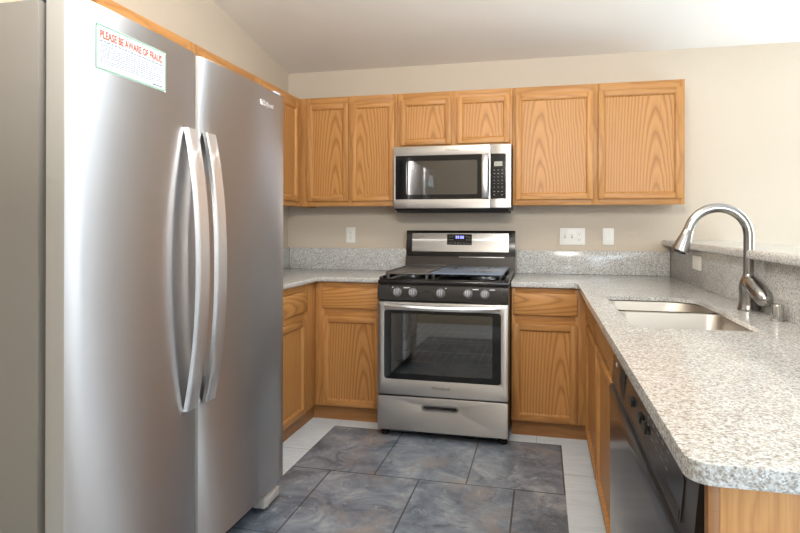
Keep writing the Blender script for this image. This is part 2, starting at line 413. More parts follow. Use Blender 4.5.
# ------------------------------------------------------------ the room
XL, XR, YR, SL, ZC = -1.33, 4.05, -7.0, 0.158, 2.39
YN = -4.75   # wall right behind the photographer's left
zc = lambda y: ZC-SL*y
mb = MB(); mb.m(0); mb.box(XL-0.1, XR+0.1, YR-0.1, 0.1, -0.12, -0.004)
FD = (-0.68, 0.668, -3.9, -0.727)
mb.m(1); mb.box(FD[0], FD[1], FD[2], FD[3], -0.004, 0.0)
mb.m(0)
for a in ((XL-0.1, FD[0], YR-0.1, 0.1), (FD[1], XR+0.1, YR-0.1, 0.1), (FD[0], FD[1], FD[3], 0.1), (FD[0], FD[1], YR-0.1, FD[2])): mb.box(*a, -0.004, 0.0)
struct('floor', mb, [PALE, SLATE])
WX0, WX1, WZ0, WZ1 = 2.24, 3.98, 0.06, 2.30
mb = MB()
for a in ((XL-0.1, WX0, 0, ZC), (WX1, XR+0.1, 0, ZC), (WX0, WX1, 0, WZ0), (WX0, WX1, WZ1, ZC)): mb.box(a[0], a[1], 0, 0.1, a[2], a[3])
struct('wall_back', mb, WALL)
def side_wall(name, x0, x1, ya, yb, holes=()):
    """wall along Y with its top following the sloping ceiling; holes are (y0, y1, z0, z1)"""
    mb = MB()
    ys = sorted({ya, yb, *[h[0] for h in holes], *[h[1] for h in holes]})
    for a, b in zip(ys[:-1], ys[1:]):
        spans = [(0, None)]
        for h in holes:
            if h[0] <= a and h[1] >= b: spans = [(0, h[2]), (h[3], None)]
        for lo, hi in spans:
            za, zb = (hi, hi) if hi is not None else (zc(a), zc(b))
            mb.loft([[(x0, a, lo), (x1, a, lo), (x1, a, za), (x0, a, za)], [(x0, b, lo), (x1, b, lo), (x1, b, zb), (x0, b, zb)]])
    struct(name, mb, WALL)
side_wall('wall_left', XL-0.1, XL, YN, 0)
side_wall('wall_right', XR, XR+0.1, YR, 0)
mb = MB(); mb.box(XL-0.1, 1.25, YN-0.1, YN, 0, zc(YN)); struct('wall_rear', mb, WALL)
side_wall('wall_hall', 1.15, 1.25, YR, YN-0.1)
VX0, VX1, VZ0, VZ1 = 1.4, 3.8, 0.6, 2.3
mb = MB(); H = zc(YR)
for a in ((1.15, VX0, 0, H), (VX1, XR+0.1, 0, H), (VX0, VX1, 0, VZ0), (VX0, VX1, VZ1, H)): mb.box(a[0], a[1], YR-0.1, YR, a[2], a[3])
struct('wall_living', mb, WALL)
mb = MB(); mb.loft([[(XL-0.1, 0.1, zc(0.1)), (XR+0.1, 0.1, zc(0.1)), (XR+0.1, 0.1, zc(0.1)+0.1), (XL-0.1, 0.1, zc(0.1)+0.1)],
                    [(XL-0.1, YR-0.1, zc(YR-0.1)), (XR+0.1, YR-0.1, zc(YR-0.1)), (XR+0.1, YR-0.1, zc(YR-0.1)+0.1), (XL-0.1, YR-0.1, zc(YR-0.1)+0.1)]])
struct('ceiling', mb, CEIL)
# glazed door of the dining end, window of the living room (both beyond the frame, seen in reflections)
mb = MB(); f = 0.06; xm = (WX0+WX1)/2
for a in ((WX0, WX0+f, WZ0, WZ1), (WX1-f, WX1, WZ0, WZ1), (xm-f/2, xm+f/2, WZ0, WZ1), (WX0+f, WX1-f, WZ0, WZ0+f), (WX0+f, WX1-f, WZ1-f, WZ1)):
    mb.box(a[0], a[1], 0.02, 0.07, a[2], a[3], 0.004)
w1 = struct('window_1', mb, TRIM)
mb = MB(); mb.box(WX0+f, WX1-f, 0.042, 0.048, WZ0+f, WZ1-f); mb.build('window_pane', PANE, w1)
mb = MB(); xm = (VX0+VX1)/2
for a in ((VX0, VX0+f, VZ0, VZ1), (VX1-f, VX1, VZ0, VZ1), (xm-f/2, xm+f/2, VZ0, VZ1), (VX0+f, VX1-f, VZ0, VZ0+f), (VX0+f, VX1-f, VZ1-f, VZ1)):
    mb.box(a[0], a[1], YR-0.07, YR-0.02, a[2], a[3], 0.004)
w2 = struct('window_2', mb, TRIM)
mb = MB(); mb.box(VX0+f, VX1-f, YR-0.048, YR-0.042, VZ0+f, VZ1-f); mb.build('window_pane', PANE, w2)
# low wall carrying the bar
PX, PY = 1.405, -3.20
mb = MB(); mb.box(PX, PX+0.12, PY, -0.001, 0, 1.103); struct('wall_bar', mb, WALL)

# ------------------------------------------------------------ upper cabinets
ZT, ZB, DT, DB = 2.121, 1.365, 2.073, 1.400
UG, BG = 'oak wall cabinets', 'oak base cabinets'
UF = -0.309      # face of the uppers on the back wall
F = face_back(UF)
def upper(x0, x1, z0, doors, label, gaps, dz):
    t = thing('wall_cabinet', ((x0+x1)/2, -0.15, z0), label, 'cabinet', UG)
    mb = MB(); mb.box(x0+0.001, x1-0.001, UF+0.0195, -0.002, z0+0.012, ZT-0.001, 0.001); mb.build('body', OAK_V, t)
    ups = [(x0, doors[0][0]+0.012)]+[(a, b) for a, b in gaps]+[(doors[-1][1]-0.012, x1)]
    face_frame(F, x0, x1, z0, ZT, ups, [(z0, dz+0.012), (DT-0.012, ZT)], t)
    for a, b in doors: door(F, a, b, dz, DT, t)
    return t
upper(-1.100, -0.392, ZB, [(-1.040, -0.737), (-0.716, -0.410)], 'tall two-door oak wall cabinet in the corner, left of the microwave', [(-0.745, -0.708)], DB)
upper(-0.390, 0.372, 1.752, [(-0.368, -0.026), (0.012, 0.356)], 'short two-door oak wall cabinet directly above the microwave', [(-0.04, 0.026)], 1.770)
upper(0.374, 1.396, ZB, [(0.392, 0.868), (0.897, 1.379)], 'wide two-door oak wall cabinet right of the microwave, over the outlets', [(0.855, 0.91)], DB)
LF = -1.101; F = face_left(LF)
def upper_left(y0, y1, z0, doors, label, gaps, dz):
    t = thing('wall_cabinet', (-1.2, (y0+y1)/2, z0), label, 'cabinet', UG)
    mb = MB(); mb.box(XL+0.002, LF-0.0195, y0+0.001, y1-0.001, z0+0.012, ZT-0.001, 0.001); mb.build('body', OAK_V, t)
    ups = [(y0, doors[0][0]+0.012)]+gaps+[(doors[-1][1]-0.012, y1)]
    face_frame(F, y0, y1, z0, ZT, ups, [(z0, dz+0.012), (DT-0.012, ZT)], t)
    for a, b in doors: door(F, a, b, dz, DT, t)
upper_left(-0.915, -0.003, ZB, [(-0.872, -0.365)], 'oak wall cabinet on the left wall between refrigerator and corner', [], DB)
upper_left(-2.205, -0.917, 1.835, [(-2.18, -1.622), (-1.542, -0.960)], 'shallow oak wall cabinet above the refrigerator', [(-1.63, -1.535)], 1.850)

# ------------------------------------------------------------ base cabinets
BF = -0.634; TOE = 0.088; CT0, CT1 = 0.877, 0.907
LX, RX = -0.846, 0.812     # faces of the left run and of the peninsula
def base_back(x0, x1, d0, d1, label, side):
    t = thing('base_cabinet', ((x0+x1)/2, -0.3, 0), label, 'cabinet', BG); F = face_back(BF)
    bx0, bx1 = x0+0.001, x1-0.001
    mb = MB(); mb.box(bx0, bx1, BF+0.0195, -0.022, TOE, CT0-0.002); mb.build('body', OAK_V, t)
    face_frame(F, x0, x1, TOE, CT0-0.002, [(x0, d0+0.012), (d1-0.012, x1)], [(TOE, 0.108), (0.655, 0.72), (0.835, CT0-0.002)], t)
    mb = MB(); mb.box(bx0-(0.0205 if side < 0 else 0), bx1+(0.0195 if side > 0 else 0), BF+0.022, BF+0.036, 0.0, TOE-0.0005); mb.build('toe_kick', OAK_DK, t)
    drawer(F, d0, d1, 0.712, 0.842, t); door(F, d0, d1, 0.097, 0.662, t)
base_back(LX, -0.386, -0.795, -0.412, 'oak base cabinet with drawer and door between range and left corner', -1)
base_back(0.386, RX, 0.396, 0.757, 'oak base cabinet with drawer and door between range and peninsula', 1)
t = thing('base_cabinet', (-1.05, -1.1, 0), 'oak base cabinet on the left wall, half hidden by the refrigerator', 'cabinet', BG)
F = face_left(LX); y0, y1 = -1.60, BF-0.001
mb = MB(); mb.box(XL+0.022, LX-0.0195, y0+0.001, y1-0.001, TOE, CT0-0.002); mb.build('body', OAK_V, t)
face_frame(F, y0, y1, TOE, CT0-0.002, [(y0, -1.53), (-0.82, y1)], [(TOE, 0.108), (0.655, 0.72), (0.835, CT0-0.002)], t)
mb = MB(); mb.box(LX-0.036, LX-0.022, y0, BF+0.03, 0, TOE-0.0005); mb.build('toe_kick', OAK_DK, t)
drawer(F, -1.545, -0.802, 0.712, 0.835, t); door(F, -1.545, -0.832, 0.097, 0.665, t)
# peninsula: sink base
t = thing('sink_base_cabinet', (1.1, -1.35, 0), 'oak sink cabinet of the peninsula with two doors under false drawer fronts', 'cabinet', BG)
F = face_right(RX); y0, y1 = -2.055, BF-0.001
mb = MB()
mb.box(RX+0.02, 1.383, y0, y0+0.018, TOE, 0.685); mb.box(RX+0.02, 1.383, y1-0.018, y1-0.001, TOE, CT0-0.002)
mb.box(1.368, 1.383, y0+0.018, y1-0.018, TOE, CT0-0.002); mb.box(RX+0.02, 1.368, y0+0.018, y1-0.018, TOE, TOE+0.018)
mb.build('body', OAK_V, t)
face_frame(F, y0, y1, TOE, CT0-0.002, [(y0, -2.02), (-1.45, -1.37), (-0.80, y1)], [(TOE, 0.108), (0.665, 0.725), (0.84, CT0-0.002)], t)
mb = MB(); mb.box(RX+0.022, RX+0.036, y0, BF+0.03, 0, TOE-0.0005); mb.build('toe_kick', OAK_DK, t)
for a, b in ((-2.035, -1.43), (-1.392, -0.785)):
    drawer(F, a, b, 0.720, 0.850, t, 'false_drawer_front'); door(F, a, b, 0.097, 0.690, t)
# end of the peninsula
t = thing('end_panel', (1.09, -3.195, 0), 'oak end panel closing the near end of the peninsula', 'panel')
mb = MB(); mb.box(0.803, PX-0.001, -3.203, -3.188, 0, CT0-0.001, 0.001); mb.build('board', OAK_END, t)
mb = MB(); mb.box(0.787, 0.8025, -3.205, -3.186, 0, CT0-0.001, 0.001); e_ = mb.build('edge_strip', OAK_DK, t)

# ------------------------------------------------------------ granite
G = 'speckled granite surfaces'
ct = thing('countertop', (-1.07, -0.8, CT0), 'speckled granite worktop in the left corner, left of the range', 'countertop')
mb = MB(); mb.prism([(XL+0.001, -0.001), (-0.385, -0.001), (-0.385, -0.672), (-0.80, -0.672), (-0.812, -0.684), (-0.812, -1.612), (XL+0.001, -1.612)][::-1], CT0, CT1, 0.012, 4)
mb.build('slab', GRAN, ct)
mb = MB(); mb.box(XL+0.022, -0.386, -0.021, -0.001, CT1, 1.065, 0.003); mb.build('backsplash', GRAN, ct)
mb = MB(); mb.box(XL+0.001, XL+0.021, -1.612, -0.001, CT1, 1.065, 0.003); mb.build('backsplash', GRAN, ct)
ct = thing('countertop', (1.07, -1.6, CT0), 'long speckled granite worktop of the peninsula with the sink cut into it', 'countertop')
NE = -3.232
cor = [(0.756+0.035-0.035*math.cos(a), NE+0.035-0.035*math.sin(a)) for a in [PI/2*k/6 for k in range(7)]]
outer = [(0.385, -0.001), (0.385, -0.672), (0.744, -0.672), (0.756, -0.684)]+cor+[(PX-0.001, NE), (PX-0.001, -0.001)]
HX0, HX1, HY0, HY1 = 0.845, 1.226, -2.118, -1.262
hole = rrect(HX0, HX1, HY0, HY1, [0.13, 0.03, 0.055, 0.025], 6)
ZM = 0.890; inside = lambda x, y: HX0-0.03 < x < HX1+0.03 and HY0-0.03 < y < HY1+0.03
mb = MB(); mb.prism(outer, ZM, CT1, 0.012, 4, hole=hole, only=lambda x, y, z: z > ZM+0.005 and not inside(x, y))
mb.prism(outer, CT0, ZM, 0.008, 3, hole=rrect(HX0-0.02, HX1+0.02, HY0-0.02, HY1+0.02, [0.14, 0.04, 0.06, 0.04], 6), only=lambda x, y, z: z < ZM-0.005 and not inside(x, y))
mb.build('slab', GRAN, ct)
mb = MB(); mb.box(0.386, 1.374, -0.021, -0.001, CT1, 1.065, 0.003); mb.build('backsplash', GRAN, ct)
mb = MB(); mb.box(1.375, PX-0.0005, -3.20, -0.001, CT1, 1.1025, 0.002); mb.build('backsplash', GRAN, ct)
mb = MB(); mb.prism([(1.325, -0.001), (1.325, -3.20), (1.345, -3.24), (1.70, -3.24), (1.70, -0.001)], 1.104, 1.142, 0.014, 4)
tag(mb.build('bar_top', GRAN, None, (1.5, -1.6, 1.104)), 'raised granite bar ledge on the low wall behind the faucet', 'ledge')

# ------------------------------------------------------------ sink, faucet, air gap
t = thing('sink', (1.03, -1.7, 0.70), 'stainless double-bowl sink set under the granite worktop', 'sink')
def bowl(y0, y1, rs):
    mb = MB(); x0, x1 = HX0-0.006, HX1+0.006
    def ring(i, z, r): return [(p[0], p[1], z) for p in rrect(x0+i, x1-i, y0+i, y1-i, [max(q-i*0.5, 0.02) for q in rs], 6)]
    top, bot = 0.8890, 0.70
    mb.loft([ring(-0.008, top, 0), ring(0, top, 0), ring(0.006, top-0.006, 0), ring(0.012, bot+0.05, 0), ring(0.018, bot+0.02, 0), ring(0.034, bot+0.005, 0), ring(0.06, bot, 0)], False, True)
    b = mb.build('bowl', STEEL_SINK, t, sharp=60)
    c = ((x0+x1)/2, (y0+y1)/2, bot)
    d = MB(); d.lathe(c, [(0.055, 0.0), (0.055, 0.003), (0.046, 0.004), (0.040, 0.0015), (0.010, 0.001), (0.006, 0.006), (0.001, 0.007)]); d.build('drain', CHROME, b)
bowl(-1.590, HY1+0.006, [0.13, 0.05, 0.05, 0.05]); bowl(HY0-0.006, -1.625, [0.05, 0.05, 0.055, 0.04])
mb = MB(); mb.box(HX0+0.0, HX1-0.0, -1.622, -1.593, 0.872, 0.8825, 0.003); mb.build('divider', STEEL_SINK, t)

fx, fy = 1.337, -1.610
t = thing('faucet', (fx, fy, CT1), 'brushed nickel gooseneck pull-down faucet behind the sink', 'faucet')
mb = MB(); mb.lathe((fx, fy, CT1), [(0.039, 0), (0.039, 0.008), (0.036, 0.014), (0.034, 0.024), (0.033, 0.06), (0.034, 0.085), (0.032, 0.105), (0.026, 0.122), (0.0205, 0.132), (0.019, 0.14)]); mb.build('body', NICKEL, t)
R = 0.108; zc0 = 1.195; RB = 0.0182
path = [(fx, fy, CT1+0.135), (fx, fy, 1.10), (fx, fy, 1.15)]
for k in range(0, 17):
    a = PI*0.92*k/16; path.append((fx-R+R*math.cos(a), fy, zc0+R*1.0*math.sin(a)))
mb = MB(); mb.tube(path, RB, 20); mb.build('spout', NICKEL, t)
p = Vector(path[-1]); d = (Vector(path[-1])-Vector(path[-2])).normalized()
mb = MB(); mb.lathe(p, [(0.0184, 0.000), (0.0190, 0.004), (0.0190, 0.010), (0.0200, 0.012), (0.0225, 0.030), (0.0325, 0.084), (0.0335, 0.092), (0.031, 0.096)], d); sh = mb.build('spray_head', NICKEL, t)
mb = MB(); mb.lathe(p+d*0.0955, [(0.022, 0), (0.022, 0.006), (0.016, 0.009)], d); mb.build('nozzle', BLKP, sh)
mb = MB()  # teardrop lever leaning out from the body
A = Vector((fx-0.004, fy+0.005, 1.030)); B = Vector((fx+0.020, fy-0.150, 0.950))
prof = [(0.0, 0.006), (0.05, 0.019), (0.18, 0.028), (0.4, 0.0325), (0.6, 0.0335), (0.8, 0.0315), (0.92, 0.023), (1.0, 0.004)]
mb.tube([A.lerp(B, k) for k, r in prof], [r for k, r in prof], 20); mb.build('lever', NICKEL, t, sharp=70)
mb = MB(); mb.lathe((1.345, -1.872, CT1), [(0.021, 0), (0.021, 0.004), (0.019, 0.006), (0.019, 0.052), (0.017, 0.057), (0.010, 0.059)])
ag = mb.build('air_gap_cap', CHROME, None, (1.345, -1.872, CT1)); tag(ag, 'small chrome air gap cap on the worktop beside the faucet', 'air gap')

# ------------------------------------------------------------ refrigerator
FXO = -0.5775; NY, SY0, SY1, FY = -2.892, -2.335, -2.319, -1.648
FZ0, FZ1 = 0.088, 1.814
t = thing('refrigerator', (-0.95, (NY+FY)/2, 0), 'side-by-side stainless refrigerator standing against the left wall', 'refrigerator')
BOW = 0.0095
def front_x(y):
    a, b = (NY, SY0) if y < (SY0+SY1)/2 else (SY1, FY)
    k = (2*(y-a)/(b-a)-1); k = max(-1, min(1, k))
    return FXO-BOW*k*k
mb = MB(); mb.box(-1.30, -0.670, NY+0.004, FY-0.006, 0.03, 1.798, 0.006); mb.build('body', FRSIDE, t)
mb = MB(); mb.box(-0.6695, -0.6425, NY+0.03, FY-0.022, FZ0+0.01, 1.80); mb.build('gasket', GASK, t)
for a in (NY+0.012, FY-0.07):
    mb = MB(); mb.box(-0.73, -0.60, a, a+0.058, 1.815, 1.83, 0.003); mb.box(-0.73, -0.662, a, a+0.058, 1.7985, 1.8155, 0.003); mb.build('hinge_cover', HINGE, t)
mb = MB(); mb.box(-0.665, -0.645, NY+0.02, FY-0.02, 0.015, FZ0-0.002, 0.002); mb.build('base_grille', BLKP, t)
for a, b in ((-1.835, -1.69), (-2.86, -2.72)):
    mb = MB(); mb.box(-0.643, -0.585, a, b, 0.022, 0.062, 0.005); mb.box(-0.643, -0.597, a+0.005, b-0.005, 0.062, 0.084, 0.003)
    mb.cyl((-0.62, (a+b)/2, 0.0), (-0.62, (a+b)/2, 0.022), 0.018)
    mb.build('foot_bracket', PLAST, t)
def fridge_door(y0, y1):
    n = 20; mb = MB()
    xs = -0.642
    ring = []
    for k in range(n+1):
        y = y0+(y1-y0)*k/n; ring.append((front_x(min(max(y, y0+1e-4), y1-1e-4)), y))
    r = 0.008
    pts = [(xs, y1)]+[(xs, y0)]+[(ring[0][0]-r, y0), (ring[0][0]-r*0.3, y0+r*0.25)]+[(x, y) for x, y in ring if y0+r <= y <= y1-r]+[(ring[-1][0]-r*0.3, y1-r*0.25), (ring[-1][0]-r, y1)]
    mb.prism(pts, FZ0, FZ1, 0.004, 2)
    # front brushed steel, sides the paler folded edge
    for f in mb.bm.faces:
        f.normal_update(); f.material_index = 1 if (abs(f.normal.y) > 0.9 or abs(f.normal.z) > 0.9 or f.calc_center_median().x < -0.62) else 0
    return mb.build('door', [STEEL_FR, FREDGE], t, ((xs+FXO)/2, (y0+y1)/2, FZ0), sharp=25)
mb = MB(); mb.box(-0.645, -0.602, SY0+0.0015, SY1-0.0015, FZ0+0.004, FZ1-0.004); mb.build('dark_gap_strip', GASK, t)  # dark mullion strip added to give the door gap its black shade
dl = fridge_door(NY, SY0); dr = fridge_door(SY1, FY)
def handle(y0, y1, d, za=0.618, zb=1.550, bow=0.046):
    mb = MB(); n = 28; rings = []
    for k in range(n+1):
        s = k/n; z = za+(zb-za)*s
        o = bow*(1-abs(2*s-1)**2.2)
        x = front_x((y0+y1)/2)+0.0005+o; th = 0.016
        rings.append([(x-0.0+0.0, y0, z), (x+th*0.8, y0, z), (x+th, y0+0.004, z), (x+th, y1-0.004, z), (x+th*0.8, y1, z), (x, y1, z)])
    mb.loft(rings); 
    h = mb.build('handle', STEEL_H, d, sharp=30); h['label'] = 'bowed bright steel bar handle'; return h
handle(-2.412, -2.352, dl); handle(-2.302, -2.242, dr)
# maker's mark on the right door
def on_door(y0, z0, off=0.0009): return lambda u, v, w: (front_x(y0+u)+off+w, y0+u, z0+v)
b, w = lettering('Whirlpool', 0.030, on_door(-1.90, 1.735), 0.0006, 0.25)
mb = MB(); mb.merge(b); mb.build('badge', STEEL_H, dr)
# fraud notice stuck on the left door
SY_0, SY_1, SZ0, SZ1 = -2.800, -2.512, 1.641, 1.763
def strip(mb, ya, yb, za, zb, off):
    n = max(1, int((yb-ya)/0.02)); rs = []
    for k in range(n+1):
        y = ya+(yb-ya)*k/n; x = front_x(y)+off; rs.append([(x, y, za), (x, y, zb)])
    mb.loft(rs, False, False, closed=False)
mb = MB(); mb.m(0); strip(mb, SY_0, SY_1, SZ0, SZ1, 0.0006)
st = mb.build('notice_sticker', STICK, t); st['label'] = 'white notice sticker with green dashed border and red heading'
mb = MB(); bw = 0.005; n = 54
def hatch(y, z, horiz):
    s = 0.0028
    if horiz: q_ = [(y-s*0.4, z), (y+s*0.9, z), (y+s*0.9+0.003, z+bw), (y-s*0.4+0.003, z+bw)]
    else: q_ = [(y, z-s*0.4), (y+bw, z-s*0.4+0.003), (y+bw, z+s*0.9+0.003), (y, z+s*0.9)]
    f = mb.bm.faces.new([mb.bm.verts.new((front_x(a)+0.0011, a, c)) for a, c in q_]); f.material_index = 0
k = SY_0+0.003
while k < SY_1-0.008: hatch(k, SZ0+0.001, True); hatch(k, SZ1-0.001-bw, True); k += 0.0062
k = SZ0+0.006
while k < SZ1-0.01: hatch(SY_0+0.001, k, False); hatch(SY_1-0.001-bw, k, False); k += 0.0062
mb.m(2)
def dashes(z, y0, y1, h):
    y = y0
    while y < y1:
        L = random.uniform(0.006, 0.018); 
        strip(mb, y, min(y+L, y1), z, z+h, 0.0011); y += L+0.003
dashes(SZ1-0.046, SY_0+0.016, SY_1-0.016, 0.0042)
for k in range(9): dashes(SZ1-0.055-k*0.0058, SY_0+0.016, SY_1-0.016-(0.05 if k in (3, 8) else 0), 0.0025)
mb.m(3); dashes(SZ0+0.010, SY_1-0.062, SY_1-0.018, 0.0045)
tw0 = 0.255
b, w = lettering('PLEASE BE AWARE OF FRAUD', 0.028, lambda u, v, w: (u, v, w), 0.0002, bold=0.0008)
sc = tw0/w; z0 = SZ1-0.036
for v in b.verts:
    u, vv = v.co.x*sc, v.co.y*1.05; v.co = Vector((front_x(SY_0+0.016+u)+0.0011, SY_0+0.016+u, z0+vv))
mb.m(1); mb.merge(b)
mb.build('print', [SGRN, SRED, SGRY, SDK], st)

# ------------------------------------------------------------ gas range
t = thing('gas_range', (0, -0.42, 0), 'stainless and black gas range between the base cabinets', 'range')
PANEL = pmat('black_brown_enamel', (0.026, 0.022, 0.020), 0.28)
RW = 0.379; RF = -0.795
mb = MB()  # shell with an open oven cavity
mb.box(-RW, -0.335, RF, -0.03, 0.035, 0.888, 0.002); mb.box(0.335, RW, RF, -0.03, 0.035, 0.888, 0.002)
mb.box(-0.335, 0.335, RF, -0.03, 0.035, 0.30, 0.0); mb.box(-0.335, 0.335, RF, -0.03, 0.765, 0.888, 0.0); mb.box(-0.335, 0.335, -0.20, -0.03, 0.30, 0.765, 0.0)
mb.build('body', BLK, t)
mb = MB()
for a in ((-0.334, -0.328, RF, -0.206, 0.30, 0.764), (0.328, 0.334, RF, -0.206, 0.30, 0.764), (-0.334, 0.334, -0.2059, -0.2005, 0.30, 0.764), (-0.328, 0.328, RF, -0.206, 0.3005, 0.306), (-0.328, 0.328, RF, -0.206, 0.758, 0.764)): mb.box(*a)
mb.build('oven_liner', CAVITY, t)
for z in (0.44, 0.57):
    mb = MB()
    for k in range(13): x = -0.31+0.62*k/12; mb.cyl((x, -0.78, z), (x, -0.22, z), 0.0022, seg=6)
    for y in (-0.78, -0.5, -0.22): mb.cyl((-0.322, y, z-0.003), (0.322, y, z-0.003), 0.003, seg=6)
    mb.build('oven_rack', ALU, t)
# oven door: steel frame around a dark rounded window
XZ = lambda y: (lambda u, v, w: (u, y-w, v))
od = None
mb = MB(); mb.prism(rrect(-0.377, 0.377, 0.252, 0.788, 0.008, 3), 0.0, 0.036, 0.004, 2, hole=rrect(-0.338, 0.338, 0.340, 0.742, 0.018, 5), tf=XZ(-0.798))
od = mb.build('oven_door', STEEL, t, (0, -0.80, 0.25))
mb = MB(); mb.prism(rrect(-0.3375, 0.3375, 0.3405, 0.7415, 0.0175, 5), 0.0, 0.030, 0.0, 2, hole=rrect(-0.298, 0.290, 0.372, 0.722, 0.006, 3), tf=XZ(-0.799)); mb.build('window_border', BLKG, od)
mb = MB(); mb.box(-0.2978, 0.2898, -0.824, -0.820, 0.3722, 0.7218); mb.build('window_glass', OVGLASS, od)
mb = MB(); n = 24; rings = []
for k in range(n+1):  # wide flat handle bowing forward and drooping in the middle
    s = 2*k/n-1; o = 0.036*(1-abs(s)**2.6); zz = 0.770-0.008*(1-s*s); x = s*0.335; y = -0.8345-o
    rings.append([(x, y, zz-0.015), (x, y-0.012, zz-0.013), (x, y-0.017, zz), (x, y-0.012, zz+0.013), (x, y, zz+0.015), (x, y+0.003, zz)])
mb.loft(rings); h = mb.build('handle', STEEL_H, od)
b, w = lettering('Whirlpool', 0.026, lambda u, v, w: (-0.058+u, -0.8345-w, 0.294+v), 0.0005, 0.25)
mb = MB(); mb.merge(b); mb.build('badge', DARKMARK, od)
# storage drawer
mb = MB(); mb.prism(rrect(-0.377, 0.377, 0.045, 0.242, 0.008, 3), 0, 0.034, 0.005, 3, hole=rrect(-0.108, 0.096, 0.172, 0.200, 0.012, 4), tf=XZ(-0.798)); dwr = mb.build('storage_drawer', STEEL, t)
mb = MB(); mb.box(-0.112, 0.100, -0.806, -0.799, 0.168, 0.204); mb.m(1); mb.prism(rrect(-0.113, 0.101, 0.167, 0.205, 0.016, 4), 0, 0.004, 0.001, 2, hole=rrect(-0.104, 0.092, 0.176, 0.196, 0.009, 4), tf=XZ(-0.832)); mb.build('recessed_pull', [BLKP, KNOB], dwr)
for x in (-0.345, 0.345):
    for y in (-0.77, -0.10):
        mb = MB(); mb.lathe((x, y, 0), [(0.026, 0), (0.026, 0.018), (0.016, 0.022), (0.016, 0.034)], seg=16); mb.build('levelling_foot', BLKP, t)
# front control strip with its five knobs
mb = MB(); mb.loft([[(x, -0.798, 0.800), (x, -0.834, 0.800), (x, -0.838, 0.812), (x, -0.826, 0.882), (x, -0.814, 0.893), (x, -0.798, 0.893)] for x in (-0.378, 0.378)])
cp = mb.build('control_panel', PANEL, t)
nk = Vector((0, -0.985, 0.17)).normalized()
for x in (-0.258, -0.166, -0.004, 0.153, 0.247):
    c = Vector((x, -0.8335, 0.846))
    mb = MB(); mb.m(0); mb.lathe(c, [(0.026, 0), (0.026, 0.006), (0.022, 0.008), (0.0205, 0.026), (0.018, 0.030)], nk, 24)
    mb.m(1); 
    for dx in (-0.011, 0.0, 0.011): 
        q0 = c+nk*0.029; mb.box(q0.x+dx-0.0022, q0.x+dx+0.0022, q0.y-0.004, q0.y+0.006, q0.z-0.015, q0.z+0.015, 0.001)
    mb.build('knob', [KNOB, KNOBR], cp, c)
for x0, x1, z in ((-0.291, -0.283, 0.873), (-0.222, -0.196, 0.872), (-0.194, -0.186, 0.873), (0.022, 0.030, 0.874), (0.178, 0.212, 0.872), (0.274, 0.304, 0.872)):
    mb = MB(); mb.box(x0, x1, -0.8292, -0.826, z-0.0025, z+0.0025); mb.build('scale_mark', MARK, cp)
# cooktop
mb = MB(); mb.box(-RW, RW, -0.826, -0.095, 0.8935, 0.916, 0.006)
ck = mb.build('cooktop', BLK, t)
mb = MB(); mb.m(0)
for x in (-RW+0.012, RW-0.012): mb.box(x-0.011, x+0.011, -0.80, -0.10, 0.9165, 0.932, 0.005)
mb.box(-0.35, 0.35, -0.815, -0.795, 0.9165, 0.922, 0.003); mb.build('raised_rim', BLK, ck)
for x, y, r in ((-0.215, -0.62, 0.05), (-0.215, -0.25, 0.042), (0.0, -0.45, 0.05), (0.215, -0.62, 0.055), (0.215, -0.25, 0.04)):
    mb = MB(); mb.lathe((x, y, 0.916), [(r+0.02, 0), (r+0.018, 0.004), (r, 0.006), (r*0.96, 0.016), (r*0.7, 0.018)]); bn = mb.build('burner', ALU, ck, (x, y, 0.916))
    mb = MB(); mb.lathe((x, y, 0.9345), [(r*0.78, 0), (r*0.80, 0.004), (r*0.6, 0.007), (0.004, 0.008)]); mb.build('burner_cap', BLK, bn)
# backguard
mb = MB(); mb.loft([[(x, -0.032, 0.9165), (x, -0.125, 0.9165), (x, -0.118, 1.020), (x, -0.032, 1.020)] for x in (-0.378, 0.378)]); br = mb.build('back_riser', BRN, t)
mb = MB(); mb.box(0.0, 0.31, -0.1225, -0.116, 1.0145, 1.0195, 0.001); mb.m(1); mb.box(-0.31, -0.01, -0.1222, -0.116, 1.015, 1.019); mb.build('vent_slot', [ALU, BLKP], br)
mb = MB(); mb.loft([[(x, -0.02, 1.0205), (x, -0.092, 1.0205), (x, -0.094, 1.045), (x, -0.080, 1.185), (x, -0.070, 1.199), (x, -0.02, 1.199)] for x in (-0.380, 0.380)])
bg = mb.build('backguard', BLK, t)
TB = lambda u, v, w: (u, -0.0942+(v-1.045)*0.1-w, v)
mb = MB(); mb.prism(rrect(-0.338, 0.338, 1.052, 1.181, 0.004, 2), 0, 0.0035, 0.001, 1, tf=TB); sp_ = mb.build('steel_panel', STEEL, bg)
mb = MB(); mb.prism(rrect(-0.088, 0.086, 1.100, 1.174, 0.004, 2), 0.0037, 0.006, 0.0008, 1, tf=TB); dp = mb.build('display', BLKG, bg)
mb = MB(); mb.m(0)
for x in (-0.022, -0.008, 0.010, 0.024): mb.prism(rrect(x-0.005, x+0.006, 1.143, 1.163, 0.002, 1), 0.0062, 0.0066, tf=TB)
mb.m(1)
for x in (-0.072, -0.060, -0.048, 0.048, 0.060, 0.072):
    for z in (1.112, 1.135, 1.155): mb.prism(rrect(x-0.003, x+0.003, z-0.002, z+0.002, 0.0005, 1), 0.0062, 0.0066, tf=TB)
for x in (-0.03, -0.01, 0.01, 0.03): mb.prism(rrect(x-0.005, x+0.005, 1.110, 1.115, 0.0005, 1), 0.0062, 0.0066, tf=TB)
mb.build('clock_and_keys', [BLUE, KNOB], dp)
